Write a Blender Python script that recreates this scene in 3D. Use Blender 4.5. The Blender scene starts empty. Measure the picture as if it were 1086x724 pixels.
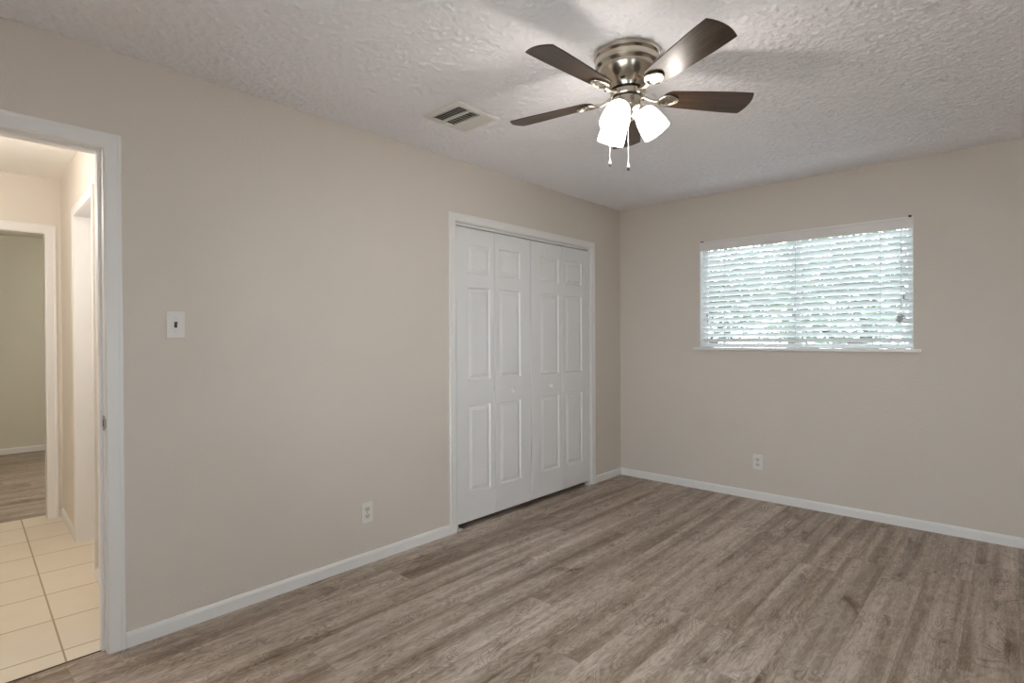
import bpy, bmesh, math, random
from mathutils import Vector, Matrix
random.seed(7)
S = bpy.context.scene
COL = S.collection
PI = math.pi

# ------------------------------------------------------------------ camera
FPX, CX, CY, CZ = 588.02, 2.71426, -4.48376, 1.26852
YAW, PITCH, ROLL = 0.737106, -0.006428, -0.004945
fw = Vector((-math.sin(YAW)*math.cos(PITCH), math.cos(YAW)*math.cos(PITCH), math.sin(PITCH)))
rt = Vector((math.cos(YAW), math.sin(YAW), 0))
up = rt.cross(fw)
r2 = rt*math.cos(ROLL) + up*math.sin(ROLL)
u2 = -rt*math.sin(ROLL) + up*math.cos(ROLL)
cam_data = bpy.data.cameras.new('camera')
cam = bpy.data.objects.new('camera', cam_data); COL.objects.link(cam)
cam_data.sensor_fit = 'HORIZONTAL'; cam_data.sensor_width = 36
cam_data.lens = FPX/1086*36
cam_data.clip_start = 0.02; cam_data.clip_end = 200
M = Matrix(((r2.x, u2.x, -fw.x, CX), (r2.y, u2.y, -fw.y, CY), (r2.z, u2.z, -fw.z, CZ), (0, 0, 0, 1)))
cam.matrix_world = M
S.camera = cam

# ------------------------------------------------------------------ light and exposure
EXPOSURE = 0.04
SKY = 9.5               # overcast sky outside the window
SHADE_EMIT = 8.0        # frosted glass shades of the fan
BULB_W = 3.2            # each bulb of the fan
HALL_W = 16.0
FAR_ROOM_W = 22.0  # unseen lamp added to brighten the far room
WARM = (1.0, 0.92, 0.83)
S.view_settings.view_transform = 'Standard'
S.view_settings.look = 'None'
S.view_settings.exposure = EXPOSURE
S.view_settings.gamma = 1
S.view_settings.use_curve_mapping = False
S.cycles.use_denoising = True
S.cycles.max_bounces = 16
S.cycles.diffuse_bounces = 10
S.cycles.transparent_max_bounces = 24
S.cycles.sample_clamp_indirect = 8
wd = bpy.data.worlds.new('sky'); S.world = wd; wd.use_nodes = True
wn = wd.node_tree.nodes; wl = wd.node_tree.links
bg = wn['Background']
tc = wn.new('ShaderNodeTexCoord'); sx = wn.new('ShaderNodeSeparateXYZ'); cr = wn.new('ShaderNodeValToRGB')
wl.new(tc.outputs['Generated'], sx.inputs[0]); wl.new(sx.outputs['Z'], cr.inputs[0])
cr.color_ramp.elements[0].position = 0.0; cr.color_ramp.elements[0].color = (0.87, 0.93, 1.0, 1)
cr.color_ramp.elements[1].position = 0.9; cr.color_ramp.elements[1].color = (0.78, 0.88, 1.0, 1)
wl.new(cr.outputs[0], bg.inputs[0]); bg.inputs[1].default_value = SKY

# ------------------------------------------------------------------ helpers: materials
class NT:
    def __init__(s, name):
        s.m = bpy.data.materials.new(name); s.m.use_nodes = True
        s.t = s.m.node_tree; s.b = s.t.nodes['Principled BSDF']
        s.o = s.t.nodes['Material Output']
    def n(s, typ, **kw):
        nd = s.t.nodes.new(typ)
        for k, v in kw.items(): setattr(nd, k, v)
        return nd
    def l(s, a, b): s.t.links.new(a, b)
    def math(s, op, a, b=None, c=None):
        nd = s.n('ShaderNodeMath', operation=op)
        for i, v in enumerate((a, b, c)):
            if v is None: continue
            if isinstance(v, (int, float)): nd.inputs[i].default_value = v
            else: s.l(v, nd.inputs[i])
        return nd.outputs[0]
    def mix(s, f, a, b):
        nd = s.n('ShaderNodeMix', data_type='RGBA')
        for i, v in ((0, f), (6, a), (7, b)):
            if isinstance(v, (int, float)): nd.inputs[i].default_value = v
            elif isinstance(v, tuple): nd.inputs[i].default_value = v + (1,) if len(v) == 3 else v
            else: s.l(v, nd.inputs[i])
        return nd.outputs[2]
    def ramp(s, f, stops):
        nd = s.n('ShaderNodeValToRGB'); e = nd.color_ramp.elements
        while len(e) < len(stops): e.new(0.5)
        for el, (p, c) in zip(e, stops):
            el.position = p; el.color = (c, c, c, 1) if isinstance(c, (int, float)) else tuple(c) + (1,)
        s.l(f, nd.inputs[0]); return nd.outputs[0]
    def obj(s): return s.n('ShaderNodeTexCoord').outputs['Object']
    def noise(s, vec, scale, detail=3, rough=0.5, dist=0.0):
        nd = s.n('ShaderNodeTexNoise'); nd.inputs['Scale'].default_value = scale
        nd.inputs['Detail'].default_value = detail; nd.inputs['Roughness'].default_value = rough
        nd.inputs['Distortion'].default_value = dist
        if vec is not None: s.l(vec, nd.inputs['Vector'])
        return nd.outputs['Fac']
    def bump(s, h, strength, dist):
        nd = s.n('ShaderNodeBump'); nd.inputs['Strength'].default_value = strength
        nd.inputs['Distance'].default_value = dist
        s.l(h, nd.inputs['Height']); s.l(nd.outputs[0], s.b.inputs['Normal'])
    def set(s, col=None, rough=None, metal=None, spec=None, coat=None):
        b = s.b.inputs
        if col is not None:
            if isinstance(col, tuple): b['Base Color'].default_value = col + (1,)
            else: s.l(col, b['Base Color'])
        if rough is not None: b['Roughness'].default_value = rough
        if metal is not None: b['Metallic'].default_value = metal
        if spec is not None: b['Specular IOR Level'].default_value = spec
        if coat is not None: b['Coat Weight'].default_value = coat
        return s

def mat_plain(name, col, rough=0.5, metal=0.0, vary=0.03, spec=0.5):
    t = NT(name)
    f = t.noise(t.obj(), 9.0, 2)
    lo = tuple(c*(1-vary) for c in col); hi = tuple(min(1, c*(1+vary)) for c in col)
    t.set(t.mix(f, lo, hi), rough, metal, spec)
    return t.m

def mat_wall(name, col, bump=0.25):
    t = NT(name); o = t.obj()
    big = t.noise(o, 1.3, 2)
    c = t.mix(big, tuple(x*0.98 for x in col), tuple(min(1, x*1.02) for x in col))
    t.set(c, 0.62, 0, 0.35)
    h1 = t.noise(o, 85.0, 4, 0.6)
    h2 = t.noise(o, 26.0, 2, 0.5)
    h = t.math('ADD', t.ramp(h1, [(0.42, 0.0), (0.62, 1.0)]), t.math('MULTIPLY', h2, 0.8))
    t.bump(h, bump, 0.0022)
    return t.m

def mat_popcorn(name, col):
    t = NT(name); o = t.obj()
    v = t.n('ShaderNodeTexVoronoi'); v.inputs['Scale'].default_value = 105.0; t.l(o, v.inputs['Vector'])
    n1 = t.noise(o, 90.0, 4, 0.65)
    n2 = t.noise(o, 220.0, 2, 0.6)
    h = t.math('ADD', t.ramp(n1, [(0.38, 0.0), (0.66, 1.0)]), t.math('MULTIPLY', t.math('SUBTRACT', 0.5, v.outputs['Distance']), 0.6))
    h = t.math('ADD', h, t.math('MULTIPLY', n2, 0.35))
    t.set(col, 0.9, 0, 0.1)
    t.bump(h, 0.4, 0.005)
    return t.m

def mat_planks(name):
    t = NT(name); o = t.obj()
    sp = t.n('ShaderNodeSeparateXYZ'); t.l(o, sp.inputs[0])
    x, y = sp.outputs['X'], sp.outputs['Y']
    W, LN = 0.182, 1.32
    xi = t.math('FLOOR', t.math('DIVIDE', x, W))
    wn1 = t.n('ShaderNodeTexWhiteNoise', noise_dimensions='1D'); t.l(xi, wn1.inputs['W'])
    yo = t.math('ADD', t.math('DIVIDE', y, LN), t.math('MULTIPLY', wn1.outputs['Value'], 7.0))
    yi = t.math('FLOOR', yo)
    cb = t.n('ShaderNodeCombineXYZ'); t.l(xi, cb.inputs[0]); t.l(yi, cb.inputs[1])
    wn2 = t.n('ShaderNodeTexWhiteNoise', noise_dimensions='3D'); t.l(cb.outputs[0], wn2.inputs['Vector'])
    rnd = wn2.outputs['Value']
    # printed lanes inside a plank
    li = t.math('FLOOR', t.math('ADD', t.math('DIVIDE', x, 0.0607), t.math('MULTIPLY', t.math('FLOOR', t.math('MULTIPLY', rnd, 3.0)), 0.27)))
    wl = t.n('ShaderNodeTexWhiteNoise', noise_dimensions='1D'); t.l(li, wl.inputs['W'])
    lj = t.math('FLOOR', t.math('ADD', t.math('DIVIDE', y, 0.74), t.math('MULTIPLY', wl.outputs['Value'], 5.0)))
    cl = t.n('ShaderNodeCombineXYZ'); t.l(li, cl.inputs[0]); t.l(lj, cl.inputs[1])
    wl2 = t.n('ShaderNodeTexWhiteNoise', noise_dimensions='3D'); t.l(cl.outputs[0], wl2.inputs['Vector'])
    lane = t.ramp(wl2.outputs['Value'], [(0.0, 0.80), (0.14, 0.96), (0.78, 1.0), (1.0, 1.14)])
    # grain space: stretched along y, shifted per plank
    def space(kx, ky):
        c2 = t.n('ShaderNodeCombineXYZ')
        t.l(t.math('MULTIPLY', x, kx), c2.inputs[0])
        t.l(t.math('MULTIPLY', y, ky), c2.inputs[1])
        t.l(t.math('MULTIPLY', rnd, 57.0), c2.inputs[2])
        return c2.outputs[0]
    fine = t.noise(space(1, 0.045), 210.0, 4, 0.65)
    streak = t.noise(space(1, 0.04), 13.0, 4, 0.55, 0.25)
    mid = t.noise(space(1, 0.30), 42.0, 6, 0.70, 1.2)
    blot = t.noise(space(1, 0.33), 8.0, 4, 0.55, 0.5)
    rings_n = t.noise(space(1, 0.36), 7.0, 2, 0.45, 0.8)
    rings = t.math('PINGPONG', t.math('MULTIPLY', rings_n, 26.0), 0.5)
    rmask = t.ramp(blot, [(0.44, 0.0), (0.60, 1.0)])
    base = t.ramp(streak, [(0.30, (0.215, 0.176, 0.142)), (0.45, (0.330, 0.277, 0.231)), (0.58, (0.405, 0.346, 0.295)), (0.72, (0.480, 0.417, 0.360))])
    tone = t.ramp(rnd, [(0.0, 0.90), (0.5, 1.0), (1.0, 1.07)])
    mul = t.n('ShaderNodeMix', data_type='RGBA', blend_type='MULTIPLY'); mul.inputs[0].default_value = 1
    t.l(base, mul.inputs[6]); t.l(tone, mul.inputs[7])
    mul2 = t.n('ShaderNodeMix', data_type='RGBA', blend_type='MULTIPLY'); mul2.inputs[0].default_value = 1
    t.l(mul.outputs[2], mul2.inputs[6]); t.l(lane, mul2.inputs[7])
    c = mul2.outputs[2]
    c = t.mix(t.math('MULTIPLY', t.ramp(mid, [(0.30, 1.0), (0.52, 0.0)]), 0.60), c, (0.165, 0.135, 0.110))
    c = t.mix(t.math('MULTIPLY', t.ramp(mid, [(0.54, 0.0), (0.74, 1.0)]), 0.45), c, (0.52, 0.455, 0.395))
    c = t.mix(t.math('MULTIPLY', t.math('MULTIPLY', t.ramp(rings, [(0.04, 1.0), (0.26, 0.0)]), rmask), 0.50), c, (0.15, 0.122, 0.10))
    c = t.mix(t.math('MULTIPLY', t.ramp(blot, [(0.62, 0.0), (0.74, 1.0)]), 0.75), c, (0.10, 0.08, 0.065))
    c = t.mix(t.math('MULTIPLY', t.ramp(fine, [(0.36, 1.0), (0.52, 0.0)]), 0.30), c, (0.16, 0.13, 0.105))
    # seams
    fx = t.math('FRACT', t.math('DIVIDE', x, W)); fy = t.math('FRACT', yo)
    ex = t.math('MINIMUM', fx, t.math('SUBTRACT', 1.0, fx))
    ey = t.math('MINIMUM', fy, t.math('SUBTRACT', 1.0, fy))
    sx_ = t.math('LESS_THAN', ex, 0.0008/W); sy_ = t.math('LESS_THAN', ey, 0.0008/LN)
    seam = t.math('MAXIMUM', sx_, sy_)
    c = t.mix(t.math('MULTIPLY', seam, 0.35), c, (0.09, 0.075, 0.06))
    hs = t.n('ShaderNodeBrightContrast'); t.l(c, hs.inputs[0]); hs.inputs[1].default_value = 0.20; hs.inputs[2].default_value = 0.68
    tint = t.n('ShaderNodeMix', data_type='RGBA', blend_type='MULTIPLY'); tint.inputs[0].default_value = 1
    t.l(hs.outputs[0], tint.inputs[6]); tint.inputs[7].default_value = (0.98, 1.0, 1.06, 1)
    t.set(tint.outputs[2], 0.42, 0, 0.42)
    h = t.math('SUBTRACT', t.math('MULTIPLY', fine, 0.4), seam)
    t.bump(h, 0.25, 0.0015)
    return t.m

def mat_tile(name):
    t = NT(name); o = t.obj()
    sp = t.n('ShaderNodeSeparateXYZ'); t.l(o, sp.inputs[0])
    P = 0.3465
    ux = t.math('DIVIDE', t.math('ADD', sp.outputs['X'], 0.158), P)
    uy = t.math('DIVIDE', t.math('ADD', sp.outputs['Y'], 0.221), P)
    fx = t.math('FRACT', ux); fy = t.math('FRACT', uy)
    ex = t.math('MINIMUM', fx, t.math('SUBTRACT', 1.0, fx)); ey = t.math('MINIMUM', fy, t.math('SUBTRACT', 1.0, fy))
    g = t.math('LESS_THAN', t.math('MINIMUM', ex, ey), 0.0036/P)
    cb = t.n('ShaderNodeCombineXYZ'); t.l(t.math('FLOOR', ux), cb.inputs[0]); t.l(t.math('FLOOR', uy), cb.inputs[1])
    w = t.n('ShaderNodeTexWhiteNoise', noise_dimensions='3D'); t.l(cb.outputs[0], w.inputs['Vector'])
    f = t.math('ADD', t.math('MULTIPLY', w.outputs['Value'], 0.4), t.math('MULTIPLY', t.noise(o, 7.0, 4, 0.6), 0.6))
    c = t.mix(f, (0.72, 0.63, 0.50), (0.83, 0.755, 0.63))
    c = t.mix(g, c, (0.40, 0.29, 0.18))
    t.set(c, 0.35, 0, 0.5)
    t.bump(t.math('SUBTRACT', 1.0, g), 0.4, 0.002)
    return t.m

def mat_blade(name):
    t = NT(name); o = t.obj()
    mp = t.n('ShaderNodeMapping'); mp.inputs['Scale'].default_value = (0.06, 1, 1); t.l(o, mp.inputs[0])
    n = t.noise(mp.outputs[0], 90.0, 5, 0.7)
    c = t.ramp(n, [(0.35, (0.010, 0.005, 0.003)), (0.55, (0.042, 0.023, 0.012)), (0.7, (0.085, 0.048, 0.026))])
    t.set(c, 0.32, 0, 0.6)
    t.bump(n, 0.15, 0.001)
    return t.m

def mat_nickel(name):
    t = NT(name); o = t.obj()
    mp = t.n('ShaderNodeMapping'); mp.inputs['Scale'].default_value = (1, 1, 14); t.l(o, mp.inputs[0])
    n = t.noise(mp.outputs[0], 60.0, 3)
    t.set(t.mix(n, (0.50, 0.45, 0.38), (0.62, 0.57, 0.49)), 0.22, 1.0)
    return t.m

def mat_emit(name, col, strength, base=(0.9, 0.9, 0.88)):
    t = NT(name); t.set(base, 0.35)
    t.b.inputs['Emission Color'].default_value = col + (1,)
    t.b.inputs['Emission Strength'].default_value = strength
    return t.m

def mat_pane(name):
    t = NT(name)
    fr = t.n('ShaderNodeFresnel'); fr.inputs[0].default_value = 1.45
    tr = t.n('ShaderNodeBsdfTransparent'); tr.inputs[0].default_value = (0.93, 0.96, 0.95, 1)
    gl = t.n('ShaderNodeBsdfGlossy'); gl.inputs['Roughness'].default_value = 0.02
    mx = t.n('ShaderNodeMixShader'); t.l(fr.outputs[0], mx.inputs[0]); t.l(tr.outputs[0], mx.inputs[1]); t.l(gl.outputs[0], mx.inputs[2])
    t.l(mx.outputs[0], t.o.inputs['Surface'])
    return t.m

def mat_leaf(name, a, b):
    t = NT(name); n = t.noise(t.obj(), 3.0, 3)
    t.set(t.mix(n, a, b), 0.5)
    return t.m

WALLC = (0.665, 0.603, 0.545)
MAT = dict(
    wall=mat_wall('beige wall paint', WALLC),
    hallwall=mat_wall('hall wall paint', (0.74, 0.69, 0.62), 0.12),
    ceil=mat_popcorn('popcorn ceiling', (0.90, 0.885, 0.915)),
    hallceil=mat_wall('hall ceiling paint', (0.88, 0.85, 0.81), 0.2),
    trim=mat_plain('white trim paint', (0.80, 0.785, 0.77), 0.38, vary=0.015),
    door=mat_plain('white door paint', (0.775, 0.765, 0.765), 0.42, vary=0.015),
    planks=mat_planks('grey vinyl planks'),
    tile=mat_tile('cream floor tile'),
    blade=mat_blade('espresso wood'),
    nickel=mat_nickel('brushed nickel'),
    black=mat_plain('black gap', (0.015, 0.014, 0.013), 0.5),
    copper=mat_plain('copper winding', (0.35, 0.20, 0.08), 0.35, 0.8),
    shade=mat_emit('lit frosted glass', (1.0, 0.95, 0.88), SHADE_EMIT),
    bulb=mat_emit('lit bulb', (1.0, 0.93, 0.82), 30.0),
    halllamp=mat_emit('lit hall lamp glass', (1.0, 0.92, 0.80), 8.0),
    plastic=mat_plain('white plastic', (0.76, 0.735, 0.71), 0.35, vary=0.01),
    slot=mat_plain('dark slot', (0.04, 0.036, 0.03), 0.6),
    ivory=mat_plain('ivory receptacle', (0.66, 0.62, 0.50), 0.4, vary=0.01),
    toggle=mat_plain('toggle brown', (0.16, 0.13, 0.10), 0.4),
    slat=mat_plain('white blind slat', (0.86, 0.87, 0.88), 0.4, vary=0.01),
    valance=mat_plain('white valance', (0.74, 0.70, 0.68), 0.4, vary=0.01),
    cord=mat_plain('grey cord', (0.42, 0.42, 0.44), 0.7),
    tangle=mat_plain('grey looped cord', (0.46, 0.45, 0.46), 0.8),
    vinyl=mat_plain('white window vinyl', (0.80, 0.81, 0.82), 0.35, vary=0.01),
    pane=mat_pane('clear pane'),
    ventpaint=mat_plain('vent enamel', (0.72, 0.69, 0.66), 0.45, vary=0.01),
    duct=mat_plain('dark duct', (0.12, 0.108, 0.095), 0.8),
    brass=mat_plain('dull strike metal', (0.36, 0.33, 0.28), 0.35, 0.9),
    bounce_paving=mat_plain('pale bounce paving', (0.50, 0.46, 0.42), 0.9, vary=0.12),
    leafA=mat_leaf('leaves bright', (0.10, 0.15, 0.10), (0.20, 0.27, 0.18)),
    leafB=mat_leaf('leaves deep', (0.08, 0.13, 0.10), (0.16, 0.22, 0.16)),
    bark=mat_plain('bark', (0.12, 0.09, 0.07), 0.9, vary=0.3),
    fence=mat_plain('weathered fence boards', (0.42, 0.38, 0.34), 0.8, vary=0.2),
    brick=mat_plain('outer wall render', (0.45, 0.36, 0.30), 0.9, vary=0.1),
)

# ------------------------------------------------------------------ helpers: meshes
class MB:
    def __init__(s): s.bm = bmesh.new()
    def box(s, x0, x1, y0, y1, z0, z1, bev=0.0, mtx=None):
        b = bmesh.new(); bmesh.ops.create_cube(b, size=1)
        for v in b.verts:
            v.co = Vector(((x0+x1)/2 + v.co.x*(x1-x0), (y0+y1)/2 + v.co.y*(y1-y0), (z0+z1)/2 + v.co.z*(z1-z0)))
        if bev: bmesh.ops.bevel(b, geom=b.edges[:], offset=bev, segments=2, affect='EDGES', profile=0.6)
        return s.add(b, mtx)
    def add(s, b, mtx=None):
        if mtx is not None: bmesh.ops.transform(b, matrix=mtx, verts=b.verts)
        me = bpy.data.meshes.new('tmp'); b.to_mesh(me); b.free(); s.bm.from_mesh(me); bpy.data.meshes.remove(me)
        return s
    def lathe(s, prof, n=48, mtx=None, cap=True):
        b = bmesh.new(); rings = []
        for r, z in prof:
            rings.append([b.verts.new((r*math.cos(2*PI*i/n), r*math.sin(2*PI*i/n), z)) for i in range(n)])
        for a, c in zip(rings, rings[1:]):
            for i in range(n):
                b.faces.new((a[i], a[(i+1) % n], c[(i+1) % n], c[i]))
        if cap:
            for rg in (rings[0], rings[-1]):
                if rg[0].co.xy.length > 1e-5: b.faces.new(rg)
        bmesh.ops.remove_doubles(b, verts=b.verts, dist=1e-6)
        bmesh.ops.recalc_face_normals(b, faces=b.faces)
        return s.add(b, mtx)
    def tube(s, pts, r, n=10, mtx=None):
        b = bmesh.new(); pts = [Vector(p) for p in pts]; rings = []
        rr = r if isinstance(r, (list, tuple)) else [r]*len(pts)
        prev = None
        for i, p in enumerate(pts):
            d = (pts[min(i+1, len(pts)-1)] - pts[max(i-1, 0)]).normalized()
            if prev is None: prev = d.orthogonal().normalized()
            a = (prev - d*prev.dot(d)).normalized(); prev = a; c = d.cross(a)
            rings.append([b.verts.new(p + rr[i]*(a*math.cos(2*PI*k/n) + c*math.sin(2*PI*k/n))) for k in range(n)])
        for a, c in zip(rings, rings[1:]):
            for k in range(n): b.faces.new((a[k], a[(k+1) % n], c[(k+1) % n], c[k]))
        b.faces.new(rings[0]); b.faces.new(rings[-1])
        bmesh.ops.recalc_face_normals(b, faces=b.faces)
        return s.add(b, mtx)
    def sphere(s, c, r, sc=(1, 1, 1), mtx=None):
        b = bmesh.new(); bmesh.ops.create_uvsphere(b, u_segments=16, v_segments=10, radius=r)
        for v in b.verts: v.co = Vector(c) + Vector((v.co.x*sc[0], v.co.y*sc[1], v.co.z*sc[2]))
        return s.add(b, mtx)
    def prism(s, outline, z0, z1, mtx=None, bev=0.0):
        b = bmesh.new()
        lo = [b.verts.new((x, y, z0)) for x, y in outline]; hi = [b.verts.new((x, y, z1)) for x, y in outline]
        n = len(lo); b.faces.new(lo); b.faces.new(hi)
        for i in range(n): b.faces.new((lo[i], lo[(i+1) % n], hi[(i+1) % n], hi[i]))
        bmesh.ops.recalc_face_normals(b, faces=b.faces)
        if bev:
            es = [e for e in b.edges if abs(e.verts[0].co.z - e.verts[1].co.z) < 1e-7]
            bmesh.ops.bevel(b, geom=es, offset=bev, segments=2, affect='EDGES')
        return s.add(b, mtx)
    def build(s, name, mat, parent=None, smooth=None):
        me = bpy.data.meshes.new(name); s.bm.to_mesh(me); s.bm.free()
        me.materials.append(mat)
        if smooth is not None:
            for p in me.polygons: p.use_smooth = True
            me.set_sharp_from_angle(angle=math.radians(smooth))
        o = bpy.data.objects.new(name, me); COL.objects.link(o)
        if parent: o.parent = parent
        return o

def empty(name, loc=(0, 0, 0), rz=0.0):
    o = bpy.data.objects.new(name, None); COL.objects.link(o)
    o.empty_display_size = 0.1
    o.location = loc; o.rotation_euler = (0, 0, rz); return o
def tag(o, label, cat, group=None, kind='thing'):
    o['label'] = label; o['category'] = cat
    if group: o['group'] = group
    if kind: o['kind'] = kind
    return o
def struct(o, label=None, cat=None):
    o['kind'] = 'structure'
    if label: o['label'] = label
    if cat: o['category'] = cat
    return o
def copy_tree(o, parent=None):
    c = o.copy(); COL.objects.link(c); c.parent = parent
    for ch in list(o.children): copy_tree(ch, c)
    return c

def casing(mb, a0, a1, H, prof, axis, face, sign=1, mtx=None, bottom=0.0):
    """U-shaped moulding round an opening a0..a1, top H. prof: (outward, thickness). axis 'y': wall plane x=face; axis 'x': wall plane y=face."""
    b = bmesh.new(); rows = []
    for d, t in prof:
        pts = [(a0-d, bottom), (a0-d, H+d), (a1+d, H+d), (a1+d, bottom)]
        row = []
        for a, z in pts:
            row.append(b.verts.new((face+sign*t, a, z) if axis == 'y' else (a, face+sign*t, z)))
        rows.append(row)
    n = len(rows)
    for i in range(n):
        r, q = rows[i], rows[(i+1) % n]
        for k in range(3): b.faces.new((r[k], r[k+1], q[k+1], q[k]))
    b.faces.new([r[0] for r in rows]); b.faces.new([r[3] for r in rows])
    bmesh.ops.recalc_face_normals(b, faces=b.faces)
    mb.add(b, mtx)
CAS = [(0.003, 0.0), (0.003, 0.008), (0.007, 0.010), (0.040, 0.0105), (0.045, 0.0125), (0.052, 0.013), (0.055, 0.011), (0.055, 0.0)]

def skirting(name, a0, a1, axis, face, sign, parent=None, h=0.063, t=0.012, mtx=None):
    mb = MB(); b = bmesh.new()
    prof = [(0, 0), (t, 0), (t, h-0.014), (t*0.72, h-0.006), (t*0.35, h), (0, h)]
    ends = []
    for a in (a0, a1):
        ends.append([b.verts.new((face+sign*d, a, z) if axis == 'y' else (a, face+sign*d, z)) for d, z in prof])
    n = len(prof)
    for i in range(n): b.faces.new((ends[0][i], ends[0][(i+1) % n], ends[1][(i+1) % n], ends[1][i]))
    b.faces.new(ends[0]); b.faces.new(ends[1]); bmesh.ops.recalc_face_normals(b, faces=b.faces)
    mb.add(b, mtx)
    o = mb.build(name, MAT['trim'], parent); o['kind'] = 'structure'; return o

# ------------------------------------------------------------------ the room shell
H = 2.44
XR, YB = 3.62, -4.92              # right wall and rear wall
WT = 0.12
DY0, DY1, DH = -4.70, -3.934, 2.04   # bedroom door
KY0, KY1, KH = -2.044, -0.484, 2.035 # closet opening
WX0, WX1, WZ0, WZ1 = 0.764, 2.2175, 1.182, 2.058  # window opening

m = MB(); m.box(-0.05, XR+WT, YB-WT, WT, -0.1, 0)
struct(m.build('floor', MAT['planks']), 'grey brown wood-look plank floor of the bedroom', 'floor')
def popcorn_ceiling():
    import numpy as np
    rng = np.random.default_rng(5)
    st = 0.0065
    xs = np.arange(-0.02, XR+0.02, st); ys = np.arange(YB-0.02, 0.02, st)
    nx, ny = len(xs), len(ys)
    def smooth(a, k):
        for _ in range(k):
            a = (a + np.roll(a, 1, 0) + np.roll(a, -1, 0))/3; a = (a + np.roll(a, 1, 1) + np.roll(a, -1, 1))/3
        return a
    def unit(a): return (a-a.mean())/a.std()
    h = 0.80*unit(smooth(rng.standard_normal((nx, ny)), 1)) + 0.55*unit(rng.standard_normal((nx, ny))) + 0.10*unit(smooth(rng.standard_normal((nx, ny)), 4))
    h = np.clip(h + 0.6, 0, 2.6)*POPCORN
    X, Y = np.meshgrid(xs, ys, indexing='ij')
    X = X + rng.uniform(-.3, .3, X.shape)*st; Y = Y + rng.uniform(-.3, .3, Y.shape)*st
    h[(X > 0.385) & (X < 0.693) & (Y > -2.640) & (Y < -2.313)] = 0
    co = np.stack([X, Y, H + 0.001 - h], -1).reshape(-1, 3)
    idx = np.arange(nx*ny).reshape(nx, ny)
    f = np.stack([idx[:-1, :-1], idx[:-1, 1:], idx[1:, 1:], idx[1:, :-1]], -1).reshape(-1)
    nf = len(f)//4
    me = bpy.data.meshes.new('ceiling')
    me.vertices.add(len(co)); me.vertices.foreach_set('co', co.astype(np.float32).ravel())
    me.loops.add(len(f)); me.loops.foreach_set('vertex_index', f.astype(np.int32))
    me.polygons.add(nf); me.polygons.foreach_set('loop_start', np.arange(0, nf*4, 4, dtype=np.int32))
    me.update(calc_edges=True); me.validate()
    me.polygons.foreach_set('use_smooth', np.ones(nf, dtype=bool))
    bm = bmesh.new(); bm.from_mesh(me)
    return MB().add(bm)
POPCORN = 0.0027
m = popcorn_ceiling(); m.box(-WT, XR+WT, YB-WT, WT, H+0.002, H+0.1)
o = struct(m.build('ceiling', MAT['ceil']), 'white popcorn textured bedroom ceiling', 'ceiling')
for p_ in o.data.polygons: p_.use_smooth = len(p_.vertices) == 4 and p_.area < 0.01
m = MB()
m.box(-WT, 0, YB-WT, DY0-0.02, 0, H)
m.box(-WT, 0, DY0-0.02, DY1+0.02, DH+0.02, H)
m.box(-WT, 0, DY1+0.02, KY0-0.02, 0, H)
m.box(-WT, 0, KY0-0.02, KY1+0.02, KH+0.02, H)
m.box(-WT, 0, KY1+0.02, WT, 0, H)
struct(m.build('wall_left', MAT['wall']), 'long beige wall with the hall doorway and the closet', 'wall')
m = MB()
m.box(0, WX0, 0, WT, 0, H); m.box(WX1, XR+WT, 0, WT, 0, H)
m.box(WX0, WX1, 0, WT, 0, WZ0-0.02); m.box(WX0, WX1, 0, WT, WZ1, H)
struct(m.build('wall_back', MAT['wall']), 'beige wall with the window', 'wall')
RW = (-4.70, -3.70, 0.80, 2.1)    # window in the right wall
FW = (1.15, 3.10, 0.75, 2.12)      # window in the wall behind the viewer
m = MB(); m.box(XR, XR+WT, YB-WT, RW[0], 0, H); m.box(XR, XR+WT, RW[1], 0, 0, H); m.box(XR, XR+WT, RW[0], RW[1], 0, RW[2]); m.box(XR, XR+WT, RW[0], RW[1], RW[3], H)
struct(m.build('wall_right', MAT['wall']), 'beige wall on the right of the bedroom', 'wall')
m = MB(); m.box(0, FW[0], YB-WT, YB, 0, H); m.box(FW[1], XR, YB-WT, YB, 0, H); m.box(FW[0], FW[1], YB-WT, YB, 0, FW[2]); m.box(FW[0], FW[1], YB-WT, YB, FW[3], H)
struct(m.build('wall_front', MAT['wall']), 'beige wall behind the viewer', 'wall')

skirting('baseboard_left', DY1+0.062, KY0-0.058, 'y', 0, 1)
skirting('baseboard_left_corner', KY1+0.058, 0, 'y', 0, 1)
skirting('baseboard_back', 0, XR, 'x', 0, -1)
skirting('baseboard_right', YB, 0, 'y', XR, -1)
skirting('baseboard_front', 0, XR, 'x', YB, 1)

# bedroom door frame: jambs, stops, casing on both faces, strike plate
d = struct(empty('door_1', (0, DY1, 0)), 'white painted frame of the open doorway to the hall', 'door frame')
def rel(o, p=None):
    o.location = o.location - d.location; return o
m = MB()
m.box(-WT-0.002, 0.002, DY1, DY1+0.02, 0, DH); m.box(-WT-0.002, 0.002, DY0-0.02, DY0, 0, DH)
m.box(-WT-0.002, 0.002, DY0-0.02, DY1+0.02, DH, DH+0.02)
rel(m.build('jamb', MAT['trim'], d))
m = MB()
m.box(-0.075, -0.040, DY1-0.011, DY1, 0, DH, 0.002); m.box(-0.075, -0.040, DY0, DY0+0.011, 0, DH, 0.002)
m.box(-0.075, -0.040, DY0+0.011, DY1-0.011, DH-0.011, DH, 0.002)
rel(m.build('door_stop', MAT['trim'], d))
m = MB(); casing(m, DY0, DY1, DH, [(q*1.1, t_) for q, t_ in CAS], 'y', 0.0, 1)
rel(m.build('casing', MAT['trim'], d))
m = MB(); casing(m, DY0, DY1, DH, CAS, 'y', -WT, -1)
rel(m.build('casing', MAT['trim'], d))
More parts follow.
